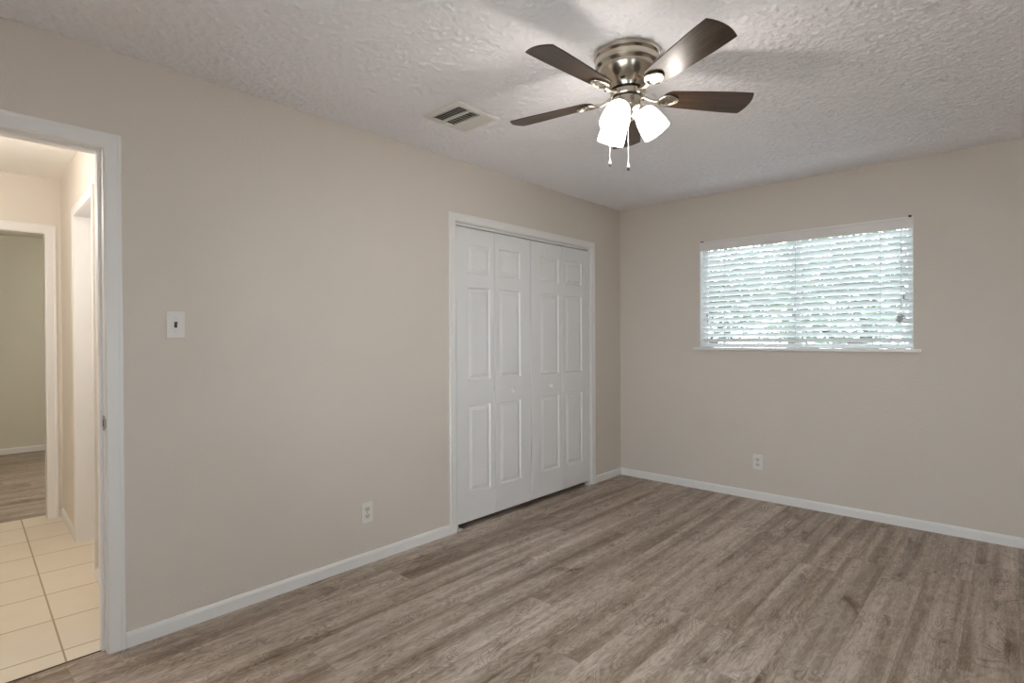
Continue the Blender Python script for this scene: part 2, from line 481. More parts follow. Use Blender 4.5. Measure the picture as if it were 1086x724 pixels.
m = MB(); m.box(-0.036, -0.004, DY1-0.0022, DY1, 0.902, 0.962, 0.0008); m.box(-0.004, 0.008, DY1-0.0022, DY1+0.001, 0.912, 0.952, 0.0008)
sp_ = rel(m.build('strike_plate', MAT['brass'], d)); sp_['label'] = 'dull metal strike plate'
m = MB(); m.box(-0.027, -0.013, DY1-0.0027, DY1-0.0015, 0.918, 0.946)
m.build('latch_hole', MAT['slot'], sp_)

# closet: inside, frame and track
m = MB()
m.box(-0.75, -0.70, KY0-0.3, KY1+0.3, 0, H); struct(m.build('wall_closet_back', MAT['wall']), 'back wall inside the closet', 'wall')
m = MB(); m.box(-0.70, -WT, KY0-0.3, KY0-0.25, 0, H); struct(m.build('wall_closet_left', MAT['wall']), 'left wall inside the closet', 'wall')
m = MB(); m.box(-0.70, -WT, KY1+0.25, KY1+0.3, 0, H); struct(m.build('wall_closet_right', MAT['wall']), 'right wall inside the closet', 'wall')
m = MB(); m.box(-0.70, -0.05, KY0-0.25, KY1+0.25, -0.05, 0); struct(m.build('floor_closet', MAT['planks']), 'floor inside the closet', 'floor')
m = MB(); m.box(-0.75, -WT, KY0-0.3, KY1+0.3, H, H+0.05); struct(m.build('ceiling_closet', MAT['hallceil']), 'ceiling inside the closet', 'ceiling')
d = struct(empty('trim_1', (0, KY0, 0)), 'white casing and jambs around the closet opening', 'door frame')
m = MB()
m.box(-WT, 0.002, KY0-0.02, KY0, 0, KH); m.box(-WT, 0.002, KY1, KY1+0.02, 0, KH); m.box(-WT, 0.002, KY0-0.02, KY1+0.02, KH, KH+0.02)
rel(m.build('jamb', MAT['trim'], d))
m = MB(); casing(m, KY0, KY1, KH, CAS, 'y', 0.0, 1)
rel(m.build('casing', MAT['trim'], d))
m = MB(); m.box(-0.058, -0.022, KY0, KY1, KH-0.016, KH)
tr_ = rel(m.build('track', MAT['trim'], d))

# bifold closet doors
DX = -0.008     # front face of the leaves
DT = 0.034
Z0, Z1 = 0.036, 2.008
def leaf_mesh(y0, y1, sl, sr):
    """one moulded leaf with three raised panels; sl, sr stile widths"""
    b = bmesh.new()
    ys = [y0, y0+sl, y1-sr, y1]
    zs = [Z0, 0.224, 0.812, 0.984, 1.612, 1.705, 1.900, Z1]
    V = {}
    for i, yy in enumerate(ys):
        for k, zz in enumerate(zs): V[i, k] = b.verts.new((0, yy, zz))
    for i in range(3):
        for k in range(7):
            if i == 1 and k in (1, 3, 5):
                a0, a1, c0, c1 = ys[1], ys[2], zs[k], zs[k+1]
                loops = [[V[1, k], V[2, k], V[2, k+1], V[1, k+1]]]
                for ins, dep in ((0.007, -0.0105), (0.014, -0.0105), (0.036, -0.0015)):
                    loops.append([b.verts.new((dep, p, q)) for p, q in ((a0+ins, c0+ins), (a1-ins, c0+ins), (a1-ins, c1-ins), (a0+ins, c1-ins))])
                for A, B in zip(loops, loops[1:]):
                    for j in range(4): b.faces.new((A[j], A[(j+1) % 4], B[(j+1) % 4], B[j]))
                b.faces.new(loops[-1])
            else:
                b.faces.new((V[i, k], V[i+1, k], V[i+1, k+1], V[i, k+1]))
    # sides and back
    bk = [b.verts.new((-DT, yy, zz)) for yy, zz in ((y0, Z0), (y1, Z0), (y1, Z1), (y0, Z1))]
    b.faces.new(bk)
    left = [V[0, k] for k in range(8)]; right = [V[3, k] for k in range(8)]
    bot = [V[i, 0] for i in range(4)]; top = [V[i, 7] for i in range(4)]
    b.faces.new(left + [bk[3], bk[0]]); b.faces.new(right + [bk[2], bk[1]])
    b.faces.new(bot + [bk[1], bk[0]]); b.faces.new(top + [bk[2], bk[3]])
    bmesh.ops.recalc_face_normals(b, faces=b.faces)
    return b
def bifold(y0, ym, y1, knob_y, label, flip):
    t = tag(empty('bifold_door', (DX, y0, 0)), label, 'closet door', 'bifold doors of the closet')
    off = Matrix.Translation((0, -y0, 0))
    w1, w2 = 0.113, 0.044
    MB().add(leaf_mesh(y0, ym-0.0015, w1, w2), off).build('door_leaf', MAT['door'], t)
    MB().add(leaf_mesh(ym+0.0015, y1, w2, w1), off).build('door_leaf', MAT['door'], t)
    k = MB(); mt = Matrix.Translation((0, knob_y-y0, 0.894)) @ Matrix.Rotation(PI/2, 4, 'Y')
    k.lathe([(0.0, 0.0), (0.010, 0.0), (0.009, 0.008), (0.010, 0.012), (0.017, 0.020), (0.019, 0.026), (0.016, 0.032), (0.008, 0.0345), (0, 0.035)], 24, mt)
    k.build('knob', MAT['trim'], t, 40)
    for zz in (0.25, 1.0, 1.8):
        h = MB(); h.tube([(-DT-0.004, ym-y0, zz-0.03), (-DT-0.004, ym-y0, zz+0.03)], 0.005, 8); h.build('hinge', MAT['brass'], t)
    pv = MB(); py = 0.022 if not flip else (y1-y0-0.022)
    pv.tube([(-0.015, py, 0.0), (-0.015, py, Z0+0.004)], 0.006, 10)
    pv.box(-0.032, 0.016, py-0.02, py+0.02, 0.0, 0.008, 0.002)
    pv.build('pivot_bracket', MAT['plastic'], t)
    pv = MB(); pv.tube([(-0.017, py, Z1-0.004), (-0.017, py, KH-0.016)], 0.006, 10); pv.build('pivot_pin', MAT['plastic'], t)
    return t
SM = -1.272
bifold(KY0+0.006, -1.665, SM-0.004, -1.501, 'white panelled bifold closet door, the pair of leaves nearer the hall doorway', False)
bifold(SM+0.004, -0.877, KY1-0.006, -1.041, 'white panelled bifold closet door, the pair of leaves nearer the room corner', True)

# ------------------------------------------------------------------ the hall and the room at its end
RZ = -math.atan(0.0543)
HO = (0, -3.8375, 0)
HM = Matrix.Translation(HO) @ Matrix.Rotation(RZ, 4, 'Z')
HI = HM.inverted()
def hallobj(o): o.location = HO; o.rotation_euler = (0, 0, RZ); return o
HW = 1.02; EX = -2.362; HH = 2.412
def loc2(x, y): 
    v = HI @ Vector((x, y, 0)); return (v.x, v.y)
# tile floor: its near edge follows the bedroom wall
a = loc2(-0.05, -5.3); b_ = loc2(-0.05, -3.5)
m = MB(); m.prism([a, b_, (EX-0.135, b_[1]), (EX-0.135, a[1])], -0.1, 0.0)
struct(hallobj(m.build('floor_hall', MAT['tile'])), 'cream square tile floor of the hall', 'floor')
m = MB(); m.box(-0.052, -0.046, DY0, DY1, -0.02, 0.0025)
o = struct(m.build('trim_2', mat_plain('dark threshold', (0.10, 0.06, 0.04), 0.5)), 'dark seam strip between tile and planks', 'threshold')
a = loc2(-WT, -5.3); b_ = loc2(-WT, -3.5)
m = MB(); m.prism([a, b_, (EX-0.12, b_[1]), (EX-0.12, a[1])], HH, HH+0.1)
struct(hallobj(m.build('ceiling_hall', MAT['hallceil'])), 'white hall ceiling', 'ceiling')
# right wall with a doorway
QX0, QX1, QH = -1.632, -0.955, 2.04
e = loc2(-WT, -3.8375)[0]
m = MB()
m.box(EX-0.12, QX0-0.02, 0, 0.12, 0, HH); m.box(QX0-0.02, QX1+0.02, 0, 0.12, QH+0.02, HH); m.box(QX1+0.02, e, 0, 0.12, 0, HH)
struct(hallobj(m.build('wall_hall_right', MAT['hallwall'])), 'beige hall wall with a white door frame', 'wall')
d = hallobj(struct(empty('door_2'), 'white door frame on the right wall of the hall', 'door frame'))
m = MB(); m.box(QX0-0.02, QX0, -0.002, 0.122, 0, QH); m.box(QX1, QX1+0.02, -0.002, 0.122, 0, QH); m.box(QX0-0.02, QX1+0.02, -0.002, 0.122, QH, QH+0.02)
m.build('jamb', MAT['trim'], d)
m = MB(); casing(m, QX0, QX1, QH, CAS, 'x', 0.0, -1); m.build('casing', MAT['trim'], d)
# the closed door leaf in that frame
m = MB(); m.box(QX0+0.003, QX1-0.003, 0.085, 0.12, 0.01, QH-0.003, 0.002)
for zz0, zz1 in ((0.22, 0.80), (1.02, 1.60), (1.72, 1.90)):
    for xx0, xx1 in ((QX0+0.10, (QX0+QX1)/2-0.05), ((QX0+QX1)/2+0.05, QX1-0.10)):
        m.box(xx0, xx1, 0.079, 0.086, zz0, zz1, 0.004)
m.build('door_leaf', MAT['door'], d)
m = MB(); m.lathe([(0, 0), (0.026, 0), (0.026, 0.006), (0.010, 0.010), (0.010, 0.030), (0.024, 0.040), (0.026, 0.052), (0.016, 0.062), (0, 0.064)], 20,
        Matrix.Translation((QX1-0.07, 0.0845, 0.93)) @ Matrix.Rotation(PI/2, 4, 'X'))
m.build('door_knob', MAT['nickel'], d, 40)
hallobj(skirting('baseboard_hall', EX, QX0-0.058, 'x', 0, -1))
hallobj(skirting('baseboard_hall_near', QX1+0.058, e, 'x', 0, -1))
# left hall wall
m = MB(); m.box(EX-0.12, e, -HW-0.12, -HW, 0, HH)
struct(hallobj(m.build('wall_hall_left', MAT['hallwall'])), 'beige left wall of the hall', 'wall')
hallobj(skirting('baseboard_hall_left', EX, e, 'x', -HW, 1))
# end wall with the doorway into the far room
EY1, EY0, EH = -0.088, -0.87, 2.02
m = MB()
m.box(EX-0.12, EX, EY1+0.02, 0, 0, HH); m.box(EX-0.12, EX, -HW, EY0-0.02, 0, HH); m.box(EX-0.12, EX, EY0-0.02, EY1+0.02, EH+0.02, HH)
struct(hallobj(m.build('wall_hall_end', MAT['hallwall'])), 'beige wall at the end of the hall', 'wall')
d = hallobj(struct(empty('door_3'), 'white frame of the doorway at the end of the hall', 'door frame'))
m = MB(); m.box(EX-0.122, EX+0.002, EY1, EY1+0.02, 0, EH); m.box(EX-0.122, EX+0.002, EY0-0.02, EY0, 0, EH); m.box(EX-0.122, EX+0.002, EY0-0.02, EY1+0.02, EH, EH+0.02)
m.build('jamb', MAT['trim'], d)
m = MB(); casing(m, EY0, EY1, EH, [(q*1.15, t_) for q, t_ in CAS], 'y', EX, 1); m.build('casing', MAT['trim'], d)
# far room
FX = -5.62
m = MB(); m.box(FX-0.1, EX-0.125, -2.6, 1.6, -0.1, 0)
struct(hallobj(m.build('floor_far_room', MAT['planks'])), 'grey plank floor seen through the far doorway', 'floor')
m = MB(); m.box(FX-0.1, EX-0.12, -2.6, 1.6, H, H+0.1)
struct(hallobj(m.build('ceiling_far_room', MAT['hallceil'])), 'ceiling of the far room', 'ceiling')
m = MB(); m.box(FX-0.1, FX, -2.6, 1.6, 0, H); m.box(FX, EX-0.12, 1.5, 1.6, 0, H); m.box(FX, EX-0.12, -2.6, -2.5, 0, H)
m.box(EX-0.20, EX-0.12, 0.12, 1.5, 0, H); m.box(EX-0.20, EX-0.12, -2.5, -HW-0.12, 0, H)
struct(hallobj(m.build('wall_far_room', mat_wall('wall paint with green light cast', (0.70, 0.675, 0.57)))), 'beige walls of the far room', 'wall')  # same beige paint, with the greener cast of the light put in
hallobj(skirting('baseboard_far_room', -2.5, 1.5, 'y', FX, 1))

def flush_lamp(name, lx, ly, lz, label, watts):
    p = HM @ Vector((lx, ly, lz))
    t = tag(empty(name, p), label, 'ceiling light')
    m = MB(); m.lathe([(0, 0), (0.15, 0), (0.15, -0.018), (0.14, -0.022), (0, -0.022)], 40); m.build('base', MAT['nickel'], t, 35)
    m = MB(); m.lathe([(0.138, -0.020), (0.132, -0.045), (0.105, -0.072), (0.06, -0.088), (0.0, -0.094)], 40, cap=False); m.build('glass_dome', MAT['halllamp'], t, 60)
    ld = bpy.data.lights.new('lamp', 'POINT'); ld.energy = watts; ld.color = (1.0, 0.975, 0.94); ld.shadow_soft_size = 0.12
    lo = bpy.data.objects.new('lamp', ld); COL.objects.link(lo); lo.parent = t; lo.location = (0, 0, -0.48)
flush_lamp('flush_ceiling_light', -0.95, -0.72, HH, 'round flush lamp on the hall ceiling', HALL_W)
flush_lamp('flush_ceiling_light', -3.6, 0.75, H, 'round flush lamp added out of sight to brighten the far room', FAR_ROOM_W)  # no lamp known here; added to lift the dim far room

# ------------------------------------------------------------------ window
w = struct(empty('window_1', (WX0, 0, WZ0)), 'horizontal sliding window in the back wall', 'window')
wo = Vector((WX0, 0, WZ0))
def wbuild(m, name, mat, parent=None, smooth=None):
    o = m.build(name, mat, w if parent is None else parent, smooth)
    if parent is None: o.location = -wo
    return o
fy0, fy1 = 0.072, 0.115
m = MB()
m.box(WX0, WX0+0.024, fy0, fy1, WZ0, WZ1, 0.003); m.box(WX1-0.024, WX1, fy0, fy1, WZ0, WZ1, 0.003)
m.box(WX0+0.024, WX1-0.024, fy0, fy1, WZ0, WZ0+0.016, 0.003); m.box(WX0+0.024, WX1-0.024, fy0, fy1, WZ1-0.03, WZ1, 0.003)
wbuild(m, 'window_frame', MAT['vinyl'])
xm = 1.497
for (a0, a1, yy) in ((WX0+0.022, xm+0.019, 0.078), (xm-0.019, WX1-0.022, 0.094)):
    m = MB(); q = 0.018
    z0, z1 = WZ0+0.014, WZ1-0.028
    m.box(a0, a0+q, yy, yy+0.015, z0, z1, 0.002); m.box(a1-q, a1, yy, yy+0.015, z0, z1, 0.002)
    m.box(a0+q, a1-q, yy, yy+0.015, z0, z0+q, 0.002); m.box(a0+q, a1-q, yy, yy+0.015, z1-q, z1, 0.002)
    sash = wbuild(m, 'sash', MAT['vinyl'])
    m = MB(); m.box(a0+q, a1-q, yy+0.006, yy+0.009, z0+q, z1-q); m.build('pane', MAT['pane'], sash)
m = MB(); m.box(WX0-0.045, WX1+0.042, -0.030, 0.0, WZ0-0.021, WZ0-0.001, 0.003); m.box(WX0+0.001, WX1-0.001, 0.0, fy0, WZ0-0.02, WZ0-0.001)
wbuild(m, 'window_sill', MAT['trim'])
m = MB(); m.box(WX0, WX0+0.004, 0.001, fy0, WZ0, WZ1); m.box(WX1-0.004, WX1, 0.001, fy0, WZ0, WZ1); m.box(WX0, WX1, 0.001, fy0, WZ1-0.004, WZ1)
wbuild(m, 'reveal_lining', MAT['trim'])

def plain_window(name, a0, a1, z0, z1, mtx, label):
    # local frame: x along the wall, y outward, z up
    t = struct(empty(name), label, 'window'); t.matrix_world = mtx
    m = MB()
    m.box(a0, a0+0.04, 0.06, 0.11, z0, z1, 0.003); m.box(a1-0.04, a1, 0.06, 0.11, z0, z1, 0.003)
    m.box(a0+0.04, a1-0.04, 0.06, 0.11, z0, z0+0.04, 0.003); m.box(a0+0.04, a1-0.04, 0.06, 0.11, z1-0.04, z1, 0.003)
    m.box((a0+a1)/2-0.02, (a0+a1)/2+0.02, 0.065, 0.1, z0+0.04, z1-0.04, 0.003)
    m.build('window_frame', MAT['vinyl'], t)
    m = MB(); m.box(a0+0.04, a1-0.04, 0.082, 0.086, z0+0.04, z1-0.04); m.build('pane', MAT['pane'], t)
    m = MB(); m.box(a0-0.04, a1+0.04, -0.03, 0.06, z0-0.022, z0-0.001, 0.003); m.build('window_sill', MAT['trim'], t)
plain_window('window_2', -RW[1], -RW[0], RW[2], RW[3], Matrix.Translation((XR, 0, 0)) @ Matrix.Rotation(-PI/2, 4, 'Z'), 'window in the right wall')
plain_window('window_3', -FW[1], -FW[0], FW[2], FW[3], Matrix.Translation((0, YB, 0)) @ Matrix.Rotation(PI, 4, 'Z'), 'window in the wall behind the viewer')

# ------------------------------------------------------------------ blind
bl = tag(empty('window_blind', ((WX0+WX1)/2, 0.03, WZ0)), 'white horizontal slat blind hanging in the window', 'blind')
bo = Vector(((WX0+WX1)/2, 0.03, WZ0))
def bb(m, name, mat, parent=None, smooth=None):
    o = m.build(name, mat, bl if parent is None else parent, smooth)
    if parent is None: o.location = -bo
    return o
L0, L1 = WX0+0.014, WX1-0.008
m = MB(); m.box(L0, L1, 0.012, 0.060, WZ1-0.046, WZ1-0.004, 0.002); bb(m, 'headrail', MAT['valance'])
m = MB()
m.box(WX0+0.004, WX1-0.004, -0.006, 0.004, WZ1-0.074, WZ1-0.016, 0.0025); m.box(WX0+0.004, WX1-0.004, -0.010, 0.003, WZ1-0.022, WZ1-0.006, 0.003)
m.box(WX0+0.004, WX1-0.004, -0.009, 0.003, WZ1-0.079, WZ1-0.070, 0.002)
bb(m, 'valance', MAT['valance'])
m = MB(); m.box(WX0+0.010, WX0+0.035, -0.012, 0.002, WZ1-0.004, WZ1+0.001); m.build('mounting_bracket', MAT['slot'], bl).location = -bo
m = MB(); m.box(WX1-0.026, WX1-0.010, -0.012, 0.002, WZ1-0.006, WZ1+0.007); m.build('mounting_bracket', MAT['slot'], bl).location = -bo
NS = 19; PZ = 0.0423; TILT = math.radians(37)
ztop = WZ1-0.0985
for i in range(NS):
    zc = ztop - i*PZ
    if zc < WZ0+0.026: break
    b = bmesh.new(); prof = []
    hw = 0.0245
    for k in range(7):
        u = -1 + 2*k/6; prof.append((u*hw, 0.0022*(1-u*u)))
    ends = []
    for xx in (L0, L1):
        ends.append([b.verts.new((xx, y_, z_+0.0012)) for y_, z_ in prof] + [b.verts.new((xx, y_, z_-0.0012)) for y_, z_ in reversed(prof)])
    n = len(ends[0])
    for k in range(n): b.faces.new((ends[0][k], ends[0][(k+1) % n], ends[1][(k+1) % n], ends[1][k]))
    b.faces.new(ends[0]); b.faces.new(ends[1]); bmesh.ops.recalc_face_normals(b, faces=b.faces)
    sl = MB().add(b, Matrix.Rotation(-TILT, 4, 'X')).build('slat', MAT['slat'], bl, 40)
    sl.location = Vector((0, 0.034, zc)) - bo
m = MB(); m.box(L0, L1, 0.012, 0.056, WZ0+0.001, WZ0+0.011, 0.003); bb(m, 'bottom_rail', MAT['slat'])
for xx in (0.965, 1.497, 2.03):
    m = MB()
    for yy in (0.0095, 0.0585): m.tube([(xx, yy, WZ0+0.012), (xx, yy, WZ1-0.045)], 0.0009, 6)
    bb(m, 'ladder_cord', MAT['cord'])
m = MB(); xx = 2.148; m.tube([(xx, 0.002, WZ1-0.075), (xx+0.002, 0.003, 1.70), (xx+0.001, 0.002, 1.43)], 0.0014, 6)
pc = bb(m, 'lift_cord', MAT['cord'])
m = MB(); m.lathe([(0, 0.02), (0.003, 0.018), (0.0055, 0.002), (0.006, -0.016), (0.0, -0.018)], 12, Matrix.Translation((xx+0.016, -0.002, 1.525)))
m.build('cord_stop', MAT['tangle'], pc, 40)
m = MB(); cxx, czz = xx-0.002, 1.385
for k in range(12):
    a_ = random.uniform(0, PI); ra, rb = random.uniform(0.008, 0.024), random.uniform(0.004, 0.014); ox, oz = random.uniform(-0.012, 0.012), random.uniform(-0.012, 0.012)
    pts = []
    for j in range(21):
        t_ = 2*PI*j/20
        px, pz = ra*math.cos(t_), rb*math.sin(t_)
        pts.append((cxx+ox+px*math.cos(a_)-pz*math.sin(a_)+random.uniform(-.002, .002), -0.004+0.006*math.sin(t_*2+k), czz+oz+px*math.sin(a_)+pz*math.cos(a_)))
    m.tube(pts, 0.0026, 6)
m.tube([(cxx+0.01, -0.003, czz-0.02), (cxx+0.035, -0.003, czz-0.028), (cxx+0.048, -0.003, czz-0.024)], 0.003, 6)
m.build('cord_bundle', MAT['tangle'], pc)
m = MB()
for q, ze in ((0.0, 1.455), (0.008, 1.405)):
    m.tube([(0.824+q, 0.002, WZ1-0.075), (0.824+q, 0.002, ze)], 0.0008, 6)
tcd = bb(m, 'tilt_cord', MAT['slat'])
for q, ze in ((0.0, 1.455), (0.008, 1.405)):
    m = MB(); m.lathe([(0, 0.016), (0.0028, 0.014), (0.0045, 0.0), (0.0045, -0.012), (0, -0.014)], 12, Matrix.Translation((0.824+q, 0.001, ze-0.01)))
    m.build('cord_tassel', MAT['tangle'], tcd, 40)

# ------------------------------------------------------------------ electrical
def outlet(loc, rz, label):
    t = tag(empty('wall_outlet', loc, rz), label, 'outlet', 'wall outlets')
    # built facing local -Y
    m = MB(); m.box(-0.036, 0.036, -0.0055, 0, -0.058, 0.058, 0.0022); m.build('cover_plate', MAT['plastic'], t)
    for s_ in (1, -1):
        out = []
        for k in range(24):
            a_ = 2*PI*k/24; out.append((0.0172*math.cos(a_), max(-0.0128, min(0.0128, 0.0172*math.sin(a_)))))
        m = MB(); m.prism(out, 0.0, 0.0015, Matrix.Translation((0, -0.0054, s_*0.0195)) @ Matrix.Rotation(PI/2, 4, 'X'))
        r = m.build('receptacle', MAT['ivory'], t)
        for nm, bx in (('slot', (-0.0078, -0.0052, -0.002, 0.0075)), ('slot', (0.0052, 0.0078, -0.002, 0.0075)), ('ground_hole', (-0.0026, 0.0026, -0.0095, -0.0045))):
            m = MB(); m.box(bx[0], bx[1], -0.0074, -0.0066, s_*0.0195+bx[2], s_*0.0195+bx[3]); m.build(nm, MAT['slot'], r)
    m = MB(); m.lathe([(0, 0), (0.0035, 0), (0.003, 0.0012), (0, 0.0014)], 12, Matrix.Translation((0, -0.0054, 0)) @ Matrix.Rotation(PI/2, 4, 'X')); m.build('screw', MAT['nickel'], t)
    return t
outlet((0, -2.722, 0.287), PI/2, 'white outlet with two sockets on the long wall left of the closet')
outlet((1.228, 0, 0.292), 0, 'white outlet with two sockets under the window')
t = tag(empty('light_switch', (0, -3.679, 1.333), PI/2), 'white light switch with dark toggle beside the hall doorway', 'light switch')
m = MB(); m.box(-0.036, 0.036, -0.0055, 0, -0.058, 0.058, 0.0022); m.build('cover_plate', MAT['plastic'], t)
m = MB(); m.box(-0.0055, 0.0055, -0.0062, -0.005, -0.0125, 0.0125); m.build('slot', MAT['slot'], t)
m = MB(); m.box(-0.0040, 0.0040, -0.0165, -0.0, -0.004, 0.004, 0.0012, Matrix.Translation((0, -0.003, 0.002)) @ Matrix.Rotation(-0.55, 4, 'X')); tg = m.build('toggle', MAT['toggle'], t); tg['label'] = 'small dark toggle lever'
for zz in (0.030, -0.030):
    m = MB(); m.lathe([(0, 0), (0.0032, 0), (0.0028, 0.0011), (0, 0.0013)], 12, Matrix.Translation((0, -0.0054, zz)) @ Matrix.Rotation(PI/2, 4, 'X')); m.build('screw', MAT['ivory'], t)

# ------------------------------------------------------------------ ceiling register
vx0, vx1, vy0, vy1 = 0.400, 0.678, -2.625, -2.328
t = tag(empty('ceiling_vent', ((vx0+vx1)/2, (vy0+vy1)/2, H)), 'white metal air register on the ceiling left of the fan', 'air vent')
vo = Vector(((vx0+vx1)/2, (vy0+vy1)/2, H))
hx, hy = (vx1-vx0)/2, (vy1-vy0)/2
m = MB(); b = bmesh.new()
loops = []
for ins, zz in ((0.0, 0.0), (0.0, -0.003), (0.012, -0.010), (0.030, -0.011), (0.034, -0.006), (0.034, 0.0)):
    loops.append([b.verts.new((sx_*(hx-ins), sy_*(hy-ins), zz)) for sx_, sy_ in ((-1, -1), (1, -1), (1, 1), (-1, 1))])
for A, B in zip(loops, loops[1:]):
    for k in range(4): b.faces.new((A[k], A[(k+1) % 4], B[(k+1) % 4], B[k]))
bmesh.ops.recalc_face_normals(b, faces=b.faces)
m.add(b); m.build('frame', MAT['ventpaint'], t)
m = MB(); m.box(-hx+0.03, hx-0.03, -hy+0.03, hy-0.03, -0.0012, -0.0002); m.build('duct_opening', MAT['duct'], t)
sec = (2*hy-0.068)/3
for k in (1, 2):
    yy = -hy+0.034+sec*k
    m = MB(); m.box(-hx+0.032, hx-0.032, yy-0.006, yy+0.006, -0.011, -0.001); m.build('divider', MAT['ventpaint'], t)
for k in range(3):
    y0_, y1_ = -hy+0.034+sec*k+(0.006 if k else 0), -hy+0.034+sec*(k+1)-(0.006 if k < 2 else 0)
    if k == 1:
        nl = 9
        for i in range(nl):
            xx = -hx+0.034+(2*hx-0.068)*(i+0.5)/nl
            m = MB(); m.box(-0.0105, 0.0105, y0_, y1_, -0.0005, 0.0005, 0, Matrix.Translation((xx, 0, -0.0065)) @ Matrix.Rotation(math.radians(32), 4, 'Y')); m.build('louver', MAT['ventpaint'], t)
    else:
        nl = 4
        for i in range(nl):
            yy = y0_+(y1_-y0_)*(i+0.5)/nl
            ang = 38 if k == 0 else -14
            m = MB(); m.box(-hx+0.034, hx-0.034, -0.0105 if k == 2 else -0.006, 0.0105 if k == 2 else 0.006, -0.0005, 0.0005, 0, Matrix.Translation((0, yy, -0.006)) @ Matrix.Rotation(math.radians(ang), 4, 'X')); m.build('louver', MAT['ventpaint'], t)

# ------------------------------------------------------------------ ceiling fan
FXC, FYC = 1.5223, -2.4556
fan = tag(empty('ceiling_fan', (FXC, FYC, H)), 'brushed nickel ceiling fan with five dark wood blades and three lit shades', 'ceiling fan')
def fz(z): return z - H
m = MB()
m.lathe([(0, 0), (0.128, 0), (0.134, -0.004), (0.136, -0.012), (0.134, -0.020), (0.129, -0.024), (0.1265, -0.028), (0.130, -0.032), (0.131, -0.044),
         (0.128, -0.054), (0.121, -0.060), (0.117, -0.064), (0.116, -0.072), (0.112, -0.084), (0.103, -0.100), (0.090, -0.118), (0.079, -0.132), (0.073, -0.144), (0.071, -0.150), (0, -0.150)], 64)
m.build('motor_housing', MAT['nickel'], fan, 28)
for k in range(8):
    a_ = 2*PI*k/8 + 0.35
    rr_, zz_ = 0.083, -0.127
    mt = Matrix.Rotation(a_, 4, 'Z') @ Matrix.Translation((rr_, 0, zz_)) @ Matrix.Rotation(math.radians(-38), 4, 'Y')
    m = MB(); m.sphere((0, 0, 0), 1.0, (0.003, 0.0105, 0.0165), mt); o = m.build('motor_vent', MAT['copper'] if k % 2 else MAT['black'], fan, 60)
m = MB(); m.lathe([(0, -0.148), (0.061, -0.148), (0.061, -0.158), (0, -0.158)], 48); m.build('motor_gap', MAT['black'], fan, 40)
m = MB(); m.lathe([(0, -0.1565), (0.064, -0.1565), (0.0665, -0.159), (0.0665, -0.177), (0.064, -0.180), (0, -0.180)], 56); m.build('flywheel', MAT['nickel'], fan, 30)
m = MB(); m.lathe([(0, -0.179), (0.060, -0.179), (0.060, -0.186), (0, -0.186)], 48); m.build('shadow_gap', MAT['black'], fan, 40)
m = MB()
m.lathe([(0, -0.1855), (0.057, -0.1855), (0.059, -0.188), (0.059, -0.222), (0.056, -0.230), (0.046, -0.240), (0.040, -0.246), (0.038, -0.258), (0.030, -0.270), (0.016, -0.276), (0.012, -0.282), (0, -0.284)], 56)
m.build('switch_housing', MAT['nickel'], fan, 30)

BR, BW, BP, PH = 0.5187, 0.1385, -0.19715, -2.91995
TX, TY = 0.02989, -0.03895
ZB = 2.262
def blade_outline():
    pts = []
    r0 = 0.148
    w0, w1 = 0.104, BW
    top = []
    # rounded root, leading side
    for k in range(9):
        a_ = PI/2*k/8
        top.append((r0 + 0.040*(1-math.sin(a_)) if False else r0 + 0.040 - 0.040*math.cos(a_), (w0/2)*math.sin(a_)*1.0))
    for k in range(1, 9):
        f = k/8; r_ = r0+0.04+(BR-r0-0.04)*f
        top.append((r_, w0/2+(w1-w0)/2*min(1, f*1.25)**0.9 if f < 0.8 else w1/2))
    tip = []
    for k in range(1, 12):
        u = 1-2*k/12; tip.append((BR+0.017*(1-u*u), u*w1/2))
    return top + tip + [(x_, -y_) for x_, y_ in reversed(top[1:])]
OUT = blade_outline()
m = MB(); m.prism(OUT, 0.0, 0.0055, None, 0.0012)
blade0 = m.build('blade', MAT['blade'], fan, 30)
for (sx_, sy_) in ((0.176, 0.018), (0.176, -0.018), (0.205, 0.0)):
    m = MB(); m.lathe([(0, 0), (0.0045, 0), (0.0038, -0.0018), (0, -0.0022)], 12, Matrix.Translation((sx_, sy_, -0.0075))); m.build('screw', MAT['nickel'], blade0)
# blade iron: arm and open leaf-shaped plate
m = MB()
def leafpts(s_, n=28):
    o_ = []
    for k in range(n):
        a_ = 2*PI*k/n
        o_.append((0.178+0.043*s_*math.cos(a_), 0.034*s_*math.sin(a_)*(1-0.18*math.cos(a_))))
    return o_
m.prism(leafpts(0.92), -0.0055, -0.0008, None, 0.001)
rim = [Vector((x_, y_, -0.0055)) for x_, y_ in leafpts(0.93)]; rim.append(rim[0].copy()); rim.append(rim[1].copy())
m.tube(rim, 0.0042, 8)
iron0 = m.build('blade_iron', MAT['nickel'], fan, 40)
m = MB(); m.tube([(0.058, 0, 0.004), (0.080, 0, 0.002), (0.100, 0.001, -0.006), (0.120, 0.001, -0.009), (0.143, 0, -0.006)], [0.0085, 0.0075, 0.0065, 0.007, 0.0075], 12)
m.box(0.052, 0.075, -0.014, 0.014, -0.006, 0.010, 0.003)
m.build('iron_arm', MAT['nickel'], iron0, 40)
def copy_part(o, parent):
    c = o.copy(); COL.objects.link(c); c.parent = parent
    for ch in list(o.children):
        g = ch.copy(); COL.objects.link(g); g.parent = c
    return c
